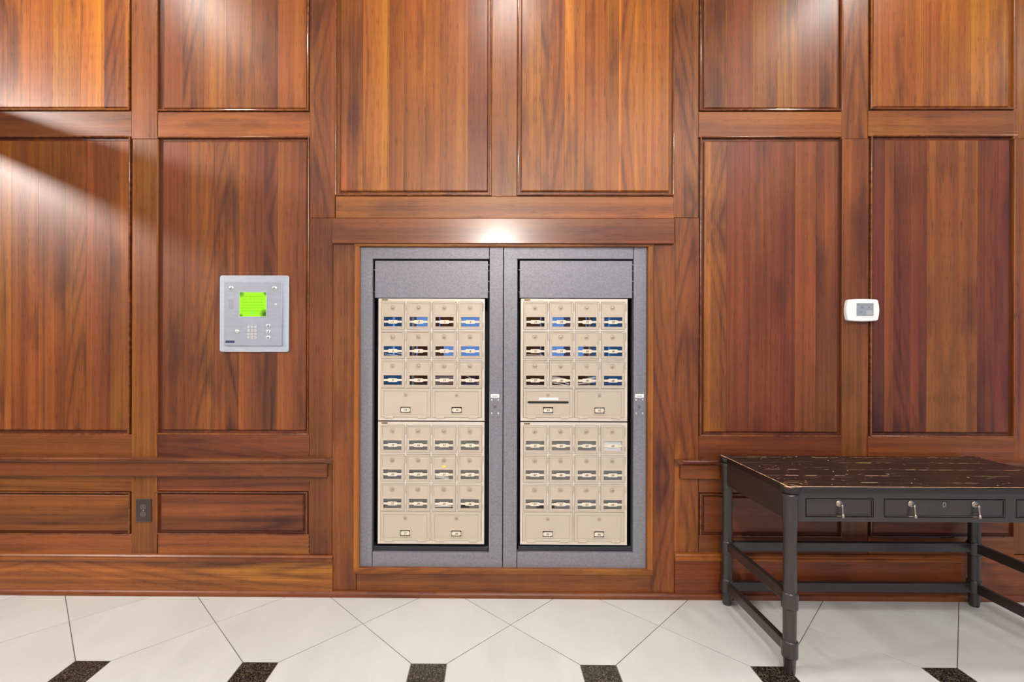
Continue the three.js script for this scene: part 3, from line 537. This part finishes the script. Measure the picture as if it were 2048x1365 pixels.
// ------------------------------------------------------------------ intercom panel
{
  const z = ZF, [x0, x1, y0, y1] = rect(441, 579, 552, 704, z), cx = (x0 + x1) / 2, cy = (y0 + y1) / 2, k = (x1 - x0) / 138;
  const L = (p) => (p - 510) * k, M = (p) => (628 - p) * k;
  const i = tag(group('intercom', scene, [cx, cy, z]), 'brushed steel entry intercom with a green screen and keypad on the left wood panel', 'intercom');
  const brush = texture(256, 256, (a, b, o) => { const v = 0.86 + 0.05 * (vn(a * 6, b * 190) - 0.5) + 0.03 * (vn(a * 20, b * 60) - 0.5); o[0] = o[1] = o[2] = v; }); brush.repeat.set(4, 4);
  const steel = new THREE.MeshPhysicalMaterial({ color: C(0.78, 0.85, 0.98), map: brush, metalness: 0.7, roughness: 0.36 });
  const steel2 = new THREE.MeshPhysicalMaterial({ color: C(0.66, 0.71, 0.84), map: brush, metalness: 0.9, roughness: 0.3 });
  add('mounting_plate', extrude(rectShape(L(441), L(579), M(704), M(552), 0.012), 0.008, 0.002, 2), steel, i);
  const door = add('front_plate', extrude(rectShape(L(452), L(567), M(692), M(565.5), 0.002), 0.012, 0.002, 2), steel2, i, [0, 0, 0.006]);
  const sc = document.createElement('canvas'); sc.width = 160; sc.height = 144;
  {
    const c = sc.getContext('2d'); c.fillStyle = '#a4f800'; c.fillRect(0, 0, 160, 144);
    c.fillStyle = '#8fe000'; for (let y = 0; y < 6; y++) { let x = 12; while (x < 140) { const w = 4 + rnd() * 9; c.fillRect(x, 22 + y * 17, w, 6); x += w + 4; } }
    const spot = (x, y, r, col) => { const g = c.createRadialGradient(x, y, 0, x, y, r); g.addColorStop(0, col); g.addColorStop(1, 'rgba(60,110,0,0)'); c.fillStyle = g; c.fillRect(0, 0, 160, 144); };
    spot(150, 128, 34, '#274600'); spot(8, 8, 24, '#4d8a00'); spot(154, 6, 16, '#2f6a10'); spot(8, 138, 14, '#5a9a00');
    c.fillStyle = '#7dff60'; c.fillRect(66, 118, 20, 12);
  }
  const st = new THREE.CanvasTexture(sc); st.colorSpace = THREE.SRGBColorSpace;
  const Z = 0.018;
  add('screen', new THREE.BoxGeometry(53 * k, 48 * k, 0.002), new THREE.MeshStandardMaterial({ color: C(0, 0, 0), emissive: C(1, 1, 1), emissiveMap: st, emissiveIntensity: 0.9, roughness: 0.3 }), i, [L(509.5), M(610), Z]).userData.label = 'lit green display';
  const lip = rectShape(-28 * k, 28 * k, -25.5 * k, 25.5 * k); const hp = new THREE.Path(); hp.moveTo(-26.4 * k, -23.9 * k).lineTo(-26.4 * k, 23.9 * k).lineTo(26.4 * k, 23.9 * k).lineTo(26.4 * k, -23.9 * k).closePath(); lip.holes.push(hp);
  add('screen_bezel', extrude(lip, 0.003, 0.0006), steel, i, [L(509.5), M(610), Z - 0.0005]);
  const cyl = (r, h) => new THREE.CylinderGeometry(r, r, h, 18).rotateX(Math.PI / 2);
  for (const x of [466.5, 552.5]) { const l = add('cam_lock', new THREE.LatheGeometry([[0.0001, 0.006], [0.011, 0.005], [0.0135, 0.0015], [0.0135, 0]].map(([r, y]) => new THREE.Vector2(r, y)), 20).rotateX(Math.PI / 2), chrome, i, [L(x), M(578), Z]); add('key_slot', new THREE.BoxGeometry(0.003, 0.011, 0.001).rotateZ(0.6), darkMetal, l, [0, 0, 0.0062]); }
  const holesG = []; for (let r = 0; r < 9; r++) for (let c = 0; c < 4; c++) { const px_ = L(465.5) + (c - 1.5) * 0.0068 + (r % 2 ? 0.0034 : 0), py_ = M(610) + (r - 4) * 0.0062; holesG.push(cyl(0.0019, 0.0014).translate(px_, py_, Z + 0.0003)); }
  add('speaker_grille', merged(holesG), new THREE.MeshStandardMaterial({ color: C(0.30, 0.28, 0.30), roughness: 0.5 }), i);
  const key = new RoundedBoxGeometry(4.6 * k, 4.6 * k, 0.005, 2, 0.0018), keyMat = new THREE.MeshPhysicalMaterial({ color: C(0.8, 0.78, 0.75), metalness: 0.7, roughness: 0.3 }), keyText = new THREE.MeshStandardMaterial({ color: C(0.12, 0.12, 0.14), roughness: 0.5 });
  for (let r = 0; r < 4; r++) for (let c = 0; c < 3; c++) { const b = add('key', key, keyMat, i, [L(501 + c * 6.8), M(655 + r * 6.9), Z + 0.0005]); add('key_mark', new THREE.BoxGeometry(0.003, 0.0042, 0.0004), keyText, b, [0, 0, 0.0027]); }
  // three round buttons with A, Z and call arrow
  const bc = document.createElement('canvas'); bc.width = 192; bc.height = 64;
  { const c = bc.getContext('2d'); c.fillStyle = '#cfd2d8'; c.fillRect(0, 0, 192, 64); c.fillStyle = '#22242a'; c.font = 'bold 44px sans-serif'; c.textAlign = 'center'; c.textBaseline = 'middle'; c.fillText('A', 32, 34); c.fillText('Z', 96, 34); c.beginPath(); c.moveTo(146, 32); c.lineTo(160, 16); c.lineTo(174, 32); c.closePath(); c.fill(); c.fillRect(148, 38, 24, 7); }
  const bt = new THREE.CanvasTexture(bc); bt.colorSpace = THREE.SRGBColorSpace;
  for (let n = 0; n < 3; n++) {
    const g = extrude(new THREE.Shape().absarc(0, 0, 0.0115, 0, Math.PI * 2), 0.006, 0.0015, 2, 20), p = g.attributes.position, uv = g.attributes.uv;
    for (let q = 0; q < p.count; q++) uv.setXY(q, (n + 0.5 + p.getX(q) / 0.025) / 3, 0.5 + p.getY(q) / 0.025);
    add('button', g, new THREE.MeshPhysicalMaterial({ map: bt, metalness: 0.5, roughness: 0.3 }), i, [L(540.5), M(652.5 + n * 11.8), Z - 0.001]);
  }
  add('call_button', new THREE.LatheGeometry([[0.0001, 0.004], [0.009, 0.0045], [0.012, 0.002], [0.012, 0]].map(([r, y]) => new THREE.Vector2(r, y)), 20).rotateX(Math.PI / 2), chrome, i, [L(478), M(664), Z]);
  add('indicator', new RoundedBoxGeometry(0.012, 0.006, 0.003, 2, 0.0012), new THREE.MeshStandardMaterial({ color: C(0.9, 0.9, 0.9), roughness: 0.3 }), i, [L(554.5), M(609.5), Z]);
  add('maker_badge', new THREE.BoxGeometry(18 * k, 5 * k, 0.001), new THREE.MeshStandardMaterial({ color: C(0.03, 0.05, 0.12), roughness: 0.4 }), i, [L(464), M(684), Z + 0.0003]);
}
// ------------------------------------------------------------------ thermostat and outlet
{
  const z = ZF, [x0, x1, y0, y1] = rect(1686, 1751.5, 599, 644, z), cx = (x0 + x1) / 2, cy = (y0 + y1) / 2, w = x1 - x0, h = y1 - y0;
  const t = tag(group('thermostat', scene, [cx, cy, z]), 'white wall thermostat with a small grey screen on the right stile', 'thermostat');
  const s = new THREE.Shape(), a = w / 2, b = h / 2, r = 0.016;
  s.moveTo(-a + r * 1.4, -b + 0.003).quadraticCurveTo(0, -b - 0.0025, a - r * 1.4, -b + 0.003).quadraticCurveTo(a - 0.006, -b + 0.004, a - 0.006, -b + r + 0.004).quadraticCurveTo(a + 0.005, 0, a - 0.006, b - r - 0.004)
    .quadraticCurveTo(a - 0.006, b - 0.004, a - r * 1.4, b - 0.003).quadraticCurveTo(0, b + 0.0025, -a + r * 1.4, b - 0.003).quadraticCurveTo(-a + 0.006, b - 0.004, -a + 0.006, b - r - 0.004).quadraticCurveTo(-a - 0.005, 0, -a + 0.006, -b + r + 0.004).quadraticCurveTo(-a + 0.006, -b + 0.004, -a + r * 1.4, -b + 0.003);
  const k = w / 65.5, sx = (1721.5 - 1718.75) * k, sy = -(620.5 - 621.5) * k;
  const white = new THREE.MeshPhysicalMaterial({ color: C(0.86, 0.855, 0.84), roughness: 0.35 });
  add('body', extrude(s, 0.028, 0.006, 3, 10), white, t);
  const f = rectShape(-19 * k, 19 * k, -14.5 * k, 14.5 * k, 0.002), hp = new THREE.Path(); hp.moveTo(-17 * k, -12.5 * k).lineTo(-17 * k, 12.5 * k).lineTo(17 * k, 12.5 * k).lineTo(17 * k, -12.5 * k).closePath(); f.holes.push(hp);
  add('bezel', extrude(f, 0.003, 0.001, 2), white, t, [sx, sy, 0.027]);
  const c0 = document.createElement('canvas'); c0.width = 170; c0.height = 125; const c = c0.getContext('2d'); c.fillStyle = '#8d949b'; c.fillRect(0, 0, 170, 125); c.fillStyle = '#6f767f'; c.fillRect(40, 32, 36, 8); c.fillRect(46, 44, 24, 6); c.fillRect(116, 34, 16, 12); c.fillRect(30, 84, 34, 6); c.fillStyle = '#a5a8a9'; c.fillRect(100, 70, 56, 44); c.fillStyle = '#7a8188'; c.fillRect(0, 0, 170, 7);
  const ct = new THREE.CanvasTexture(c0); ct.colorSpace = THREE.SRGBColorSpace;
  add('screen', new THREE.BoxGeometry(34.5 * k, 25.5 * k, 0.001), new THREE.MeshPhysicalMaterial({ map: ct, roughness: 0.25 }), t, [sx, sy, 0.0285]).userData.label = 'grey display';
}
{
  const z = ZF, [x0, x1, y0, y1] = rect(273, 303.5, 998, 1044, z), w = x1 - x0, h = y1 - y0;
  const o = tag(group('power_outlet', scene, [(x0 + x1) / 2, (y0 + y1) / 2, z]), 'dark brown double power outlet on the stile between the low left panels', 'outlet');
  const pm = new THREE.MeshPhysicalMaterial({ color: C(0.045, 0.026, 0.024), roughness: 0.3, clearcoat: 0.5 }), mm = new THREE.MeshPhysicalMaterial({ color: C(0.10, 0.075, 0.075), roughness: 0.3 });
  add('cover_plate', extrude(rectShape(-w / 2, w / 2, -h / 2, h / 2, 0.003), 0.006, 0.0022, 2), pm, o);
  for (const e of [-1, 1]) {
    const s = add('socket', extrude(rectShape(-0.0165, 0.0165, -0.0135, 0.0135, 0.011), 0.004, 0.001, 2), mm, o, [0, e * 0.0195, 0.0045]);
    add('slots', merged([new THREE.BoxGeometry(0.002, 0.008, 0.0005).translate(-0.006, 0.003, 0), new THREE.BoxGeometry(0.002, 0.007, 0.0005).translate(0.006, 0.003, 0), new THREE.CylinderGeometry(0.0025, 0.0025, 0.0005, 12).rotateX(Math.PI / 2).translate(0, -0.0065, 0)]), black, s, [0, 0, 0.0041]);
  }
  add('screw', new THREE.SphereGeometry(0.0028, 10, 6).scale(1, 1, 0.5), chrome, o, [0, 0, 0.006]);
}

// ------------------------------------------------------------------ the black writing table
{
  const LXa = 1.243, LXb = 2.535, LZa = 0.036, LZb = 0.556, TOPY = 0.779, R = 0.0255;
  const t = tag(group('writing_table', scene, [(LXa + LXb) / 2, 0, (LZa + LZb) / 2]), 'black wooden writing table with drawers, round legs and a scratched plank top', 'table');
  const ox = (LXa + LXb) / 2, oz = (LZa + LZb) / 2, hx = (LXb - LXa) / 2, hz = (LZb - LZa) / 2;
  const grain = texture(512, 512, (a, b, o) => { const s = fbm(a * 60, b * 3, 3) / 0.875, m = fbm(a * 4, b * 4, 3) / 0.875, k = 0.86 + 0.22 * (s - 0.5) + 0.2 * (m - 0.5); const worn = vn(a * 230, b * 250) > 0.972 && vn(a * 9, b * 9) > 0.6; o[0] = worn ? 1 : k; o[1] = worn ? 0.95 : k * 0.97; o[2] = worn ? 0.9 : k * 0.95; }); grain.repeat.set(1, 1);
  const paint = new THREE.MeshPhysicalMaterial({ color: C(0.034, 0.028, 0.028), map: grain, roughness: 0.34, clearcoat: 0.4, clearcoatRoughness: 0.2 });
  // top sheet: dark stain, pale scratches and chips; 1.45 m x 0.64 m
  const TW = 1.46, TD = 0.66, jointsZ = [-0.245, -0.133, 0.0, 0.105, 0.215];
  const tc = document.createElement('canvas'); tc.width = 2048; tc.height = 926;
  {
    const c = tc.getContext('2d'), W = 2048, H = 926; c.fillStyle = '#1b1413'; c.fillRect(0, 0, W, H);
    for (let k = 0; k < 900; k++) { c.fillStyle = rnd() < 0.5 ? 'rgba(22,14,13,0.25)' : 'rgba(60,46,42,0.20)'; c.fillRect(rnd() * W, rnd() * H, 80 + rnd() * 420, 1 + rnd() * 2); }
    const tan = (a) => `rgba(${205 + rnd() * 50 | 0},${165 + rnd() * 40 | 0},${120 + rnd() * 45 | 0},${Math.min(1, a * 1.3)})`;
    const zy = (z) => (z / TD + 0.5) * H;
    for (const z of [...jointsZ]) { let x = 0; while (x < W) { const w = 10 + rnd() * 110; if (rnd() < 0.62) { c.fillStyle = tan(0.35 + rnd() * 0.5); c.fillRect(x, zy(z) - 3 - rnd() * 3, w, 3.5 + rnd() * 3); } x += w + rnd() * 50; } }
    for (let k = 0; k < 340; k++) { c.fillStyle = tan(0.4 + rnd() * 0.5); const x = Math.pow(rnd(), 1.5) * W, y = (0.08 + 0.84 * rnd()) * H, r = 1.4 + rnd() * rnd() * 6; c.beginPath(); c.ellipse(x, y, r * (1 + rnd()), r * 0.8, rnd() * 3, 0, 7); c.fill(); }
    for (let k = 0; k < 70; k++) { c.strokeStyle = tan(0.2 + rnd() * 0.5); c.lineWidth = 1.2 + rnd() * 2; const x = rnd() * W, y = (0.12 + 0.7 * rnd()) * H, a = (rnd() - 0.5) * 0.9, l = 20 + rnd() * 160; c.beginPath(); c.moveTo(x, y); c.lineTo(x + Math.cos(a) * l, y + Math.sin(a) * l); c.stroke(); }
    // worn edges, ragged
    const ragged = (n, f) => { for (let k = 0; k < n; k++) { c.fillStyle = tan(0.5 + rnd() * 0.5); f(rnd()); } };
    const ex = (0.5 - (hx + 0.019) / TW) * W, ey = zy(hz + 0.019);
    ragged(420, (s) => { const y = s * H; c.fillRect(ex - 6, y, 5 + rnd() * 9, 2 + rnd() * 14); });
    ragged(900, (s) => { const x = s * W; c.fillRect(x, ey - 2 - rnd() * 6, 3 + rnd() * 26, 14); });
    ragged(50, (s) => { c.fillRect(ex - 8 + s * 90, ey - 70 * (1 - s) + rnd() * 5 - 6, 12, 3); });
  }
  const topTex = new THREE.CanvasTexture(tc); topTex.colorSpace = THREE.SRGBColorSpace;
  const topMat = new THREE.MeshPhysicalMaterial({ map: topTex, roughness: 0.36, clearcoat: 0.2, clearcoatRoughness: 0.3 });
  const ex = hx + 0.019, ez = hz + 0.019, rl = 0.038, th = 0.026;
  const edges = [-ez, ...jointsZ, ez];
  for (let i = 0; i + 1 < edges.length; i++) {
    const a = edges[i] + 0.0006, b = edges[i + 1] - 0.0006, s = new THREE.Shape();
    const lobe = (cx, cz, from, to) => s.absarc(cx, -cz, rl, from, to, false);
    // outline in (x, -z); ends swell round the corner legs
    if (i === 0) { s.moveTo(-ex, -b).lineTo(ex, -b).lineTo(ex, hz - 0.034); lobe(hx, -hz, -0.65, Math.PI / 2 + 0.65); s.lineTo(hx - 0.034, -a).lineTo(-hx + 0.034, -a); lobe(-hx, -hz, Math.PI / 2 - 0.65, Math.PI + 0.65); s.lineTo(-ex, hz - 0.034).closePath(); }
    else if (i + 2 === edges.length) { s.moveTo(ex, -a).lineTo(-ex, -a).lineTo(-ex, -hz + 0.034); lobe(-hx, hz, Math.PI - 0.65, Math.PI * 1.5 + 0.65); s.lineTo(-hx + 0.034, -b).lineTo(hx - 0.034, -b); lobe(hx, hz, Math.PI * 1.5 - 0.65, Math.PI * 2 + 0.65); s.lineTo(ex, -hz + 0.034).closePath(); }
    else s.moveTo(-ex, -b).lineTo(ex, -b).lineTo(ex, -a).lineTo(-ex, -a).closePath();
    const g = extrude(s, th, 0.0022, 2, 14).rotateX(-Math.PI / 2).translate(0, TOPY - th, 0), p = g.attributes.position, uv = g.attributes.uv, nn = g.attributes.normal;
    for (let q = 0; q < p.count; q++) if (nn.getY(q) < 0.5) uv.setXY(q, Math.abs(nn.getX(q)) > 0.6 ? 0.2 + p.getZ(q) * 0.5 : 0.5 + p.getX(q) / TW * 0.9, 0.985 + (p.getY(q) - TOPY) * 0.3); else uv.setXY(q, p.getX(q) / TW + 0.5, 0.5 - p.getZ(q) / TD);
    add('plank', g, topMat, t);
  }
  // legs: turned, with collars
  const prof = [[0.0001, 0], [0.0195, 0], [0.0215, 0.004], [0.0245, 0.066], [0.0305, 0.068], [0.031, 0.072], [0.031, 0.132], [0.0295, 0.136], [0.0250, 0.138], [0.0255, 0.268], [0.0308, 0.271], [0.0312, 0.275], [0.0312, 0.330], [0.0298, 0.336], [0.0252, 0.338], [0.0252, 0.612], [0.0275, 0.614], [0.0283, 0.618], [0.0283, 0.728], [0.031, 0.730], [0.032, 0.736], [0.032, 0.7525], [0.0001, 0.7525]];
  const legGeo = new THREE.LatheGeometry(prof.map(([r, y]) => new THREE.Vector2(r, y)), 36);
  for (const [x, z] of [[-hx, -hz], [hx, -hz], [-hx, hz], [hx, hz]]) add('leg', legGeo, paint, t, [x, 0, z]);
  const bar = (w, h, d) => new RoundedBoxGeometry(w, h, d, 2, 0.003);
  for (const [y, h] of [[0.309, 0.046], [0.098, 0.046]]) {
    for (const s of [-1, 1]) add('stretcher', bar(0.026, h, 2 * hz - 0.045), paint, t, [s * hx, y, 0]);
    add('stretcher', bar(2 * hx - 0.045, h, 0.026), paint, t, [0, y, -hz]);
  }
  // aprons
  const AY0 = 0.633, AY1 = TOPY - th - 0.0005, ah = AY1 - AY0;
  for (const s of [-1, 1]) add('side_apron', bar(0.022, ah, 2 * hz - 0.045), paint, t, [s * (hx + 0.004), (AY0 + AY1) / 2, 0]);
  add('back_apron', bar(2 * hx - 0.045, ah, 0.022), paint, t, [0, (AY0 + AY1) / 2, -hz - 0.003]);
  const zA = hz + 0.012, kA = (EYE.z - (LZb + 0.012)) / FOCAL;   // face of the drawer front, metres per pixel
  const X = (p) => at(p, 1015, LZb + 0.012)[0] - ox;
  const dy0 = 0.652, dy1 = 0.729, mid = 0;
  const d1 = [X(1611.5), X(1747.5)], d2 = [X(1768), X(2011.5)], d3 = [-X(1747.5) + 2 * mid, -X(1611.5)];
  const cM = (d2[0] + d2[1]) / 2; d3[0] = 2 * cM - d1[1]; d3[1] = 2 * cM - d1[0];
  const fs = rectShape(-hx + 0.02, hx - 0.02, AY0, AY1);
  for (const [a, b] of [d1, d2, d3]) { const p = new THREE.Path(); p.moveTo(a, dy0).lineTo(a, dy1).lineTo(b, dy1).lineTo(b, dy0).closePath(); fs.holes.push(p); }
  add('front_apron', extrude(fs, 0.02, 0.0008), paint, t, [0, 0, zA - 0.02]);
  const brass = new THREE.MeshPhysicalMaterial({ color: C(0.42, 0.36, 0.29), metalness: 1, roughness: 0.32 });
  const rose = new THREE.LatheGeometry([[0.0001, 0.007], [0.004, 0.0065], [0.006, 0.004], [0.0125, 0.0025], [0.0135, 0]].map(([r, y]) => new THREE.Vector2(r, y)), 22).rotateX(Math.PI / 2);
  const drop = new THREE.LatheGeometry([[0.0001, -0.0545], [0.0035, -0.054], [0.0055, -0.049], [0.0072, -0.045], [0.0055, -0.041], [0.0036, -0.038], [0.0034, -0.012], [0.0052, -0.007], [0.0052, -0.002], [0.0001, 0.001]].map(([r, y]) => new THREE.Vector2(r, y)), 16);
  const worn = new THREE.MeshStandardMaterial({ color: C(0.34, 0.25, 0.18), roughness: 0.6 });
  const drawer = ([a, b], knobs, key) => {
    const w = b - a - 0.006, h = dy1 - dy0 - 0.006, hole = [[-w / 2 + 0.004, w / 2 - 0.004, -h / 2 + 0.004, h / 2 - 0.004]];
    const d = add('drawer', merged([boxAt(-w / 2, w / 2, -h / 2, h / 2, -0.02, -0.002), frameGeo(w, h, hole, 0.004, 0.0012).translate(0, 0, -0.002), boxAt(-w / 2 + 0.01, w / 2 - 0.01, -h / 2, h / 2 - 0.015, -0.3, -0.02)]), paint, t, [(a + b) / 2, (dy0 + dy1) / 2, zA - 0.001]);
    for (const kx of knobs) {
      const g = add('drop_pull', merged([rose, drop.clone().rotateX(-0.12).translate(0.003, 0, 0.011), new THREE.CylinderGeometry(0.003, 0.003, 0.014, 10).rotateX(Math.PI / 2).translate(0.002, -0.001, 0.008)]), brass, d, [kx, 0.0165, -0.0015]); g.userData.label = 'metal drop pull';
      add('worn_patch', extrude(new THREE.Shape().absellipse(0, 0, 0.016, 0.0016, 0, Math.PI * 2), 0.0004), worn, d, [kx + 0.002, -0.0345, 0.0018]);
    }
    if (key) { const s = rectShape(-0.0065, 0.0065, -0.010, 0.010, 0.003), p = new THREE.Path(); p.moveTo(-0.0035, -0.0065).lineTo(-0.0035, 0.004).lineTo(0, 0.0072).lineTo(0.0035, 0.004).lineTo(0.0035, -0.0065).closePath(); s.holes.push(p); add('key_plate', extrude(s, 0.0016, 0.0004), brass, d, [0, 0.014, -0.002]); }
  };
  drawer(d1, [X(1679.5) - (d1[0] + d1[1]) / 2], false);
  drawer(d2, [X(1823.5) - cM, X(1951.5) - cM], true);
  drawer(d3, [(d1[0] + d1[1]) / 2 - X(1679.5)], false);
}

renderer.render(scene, camera);
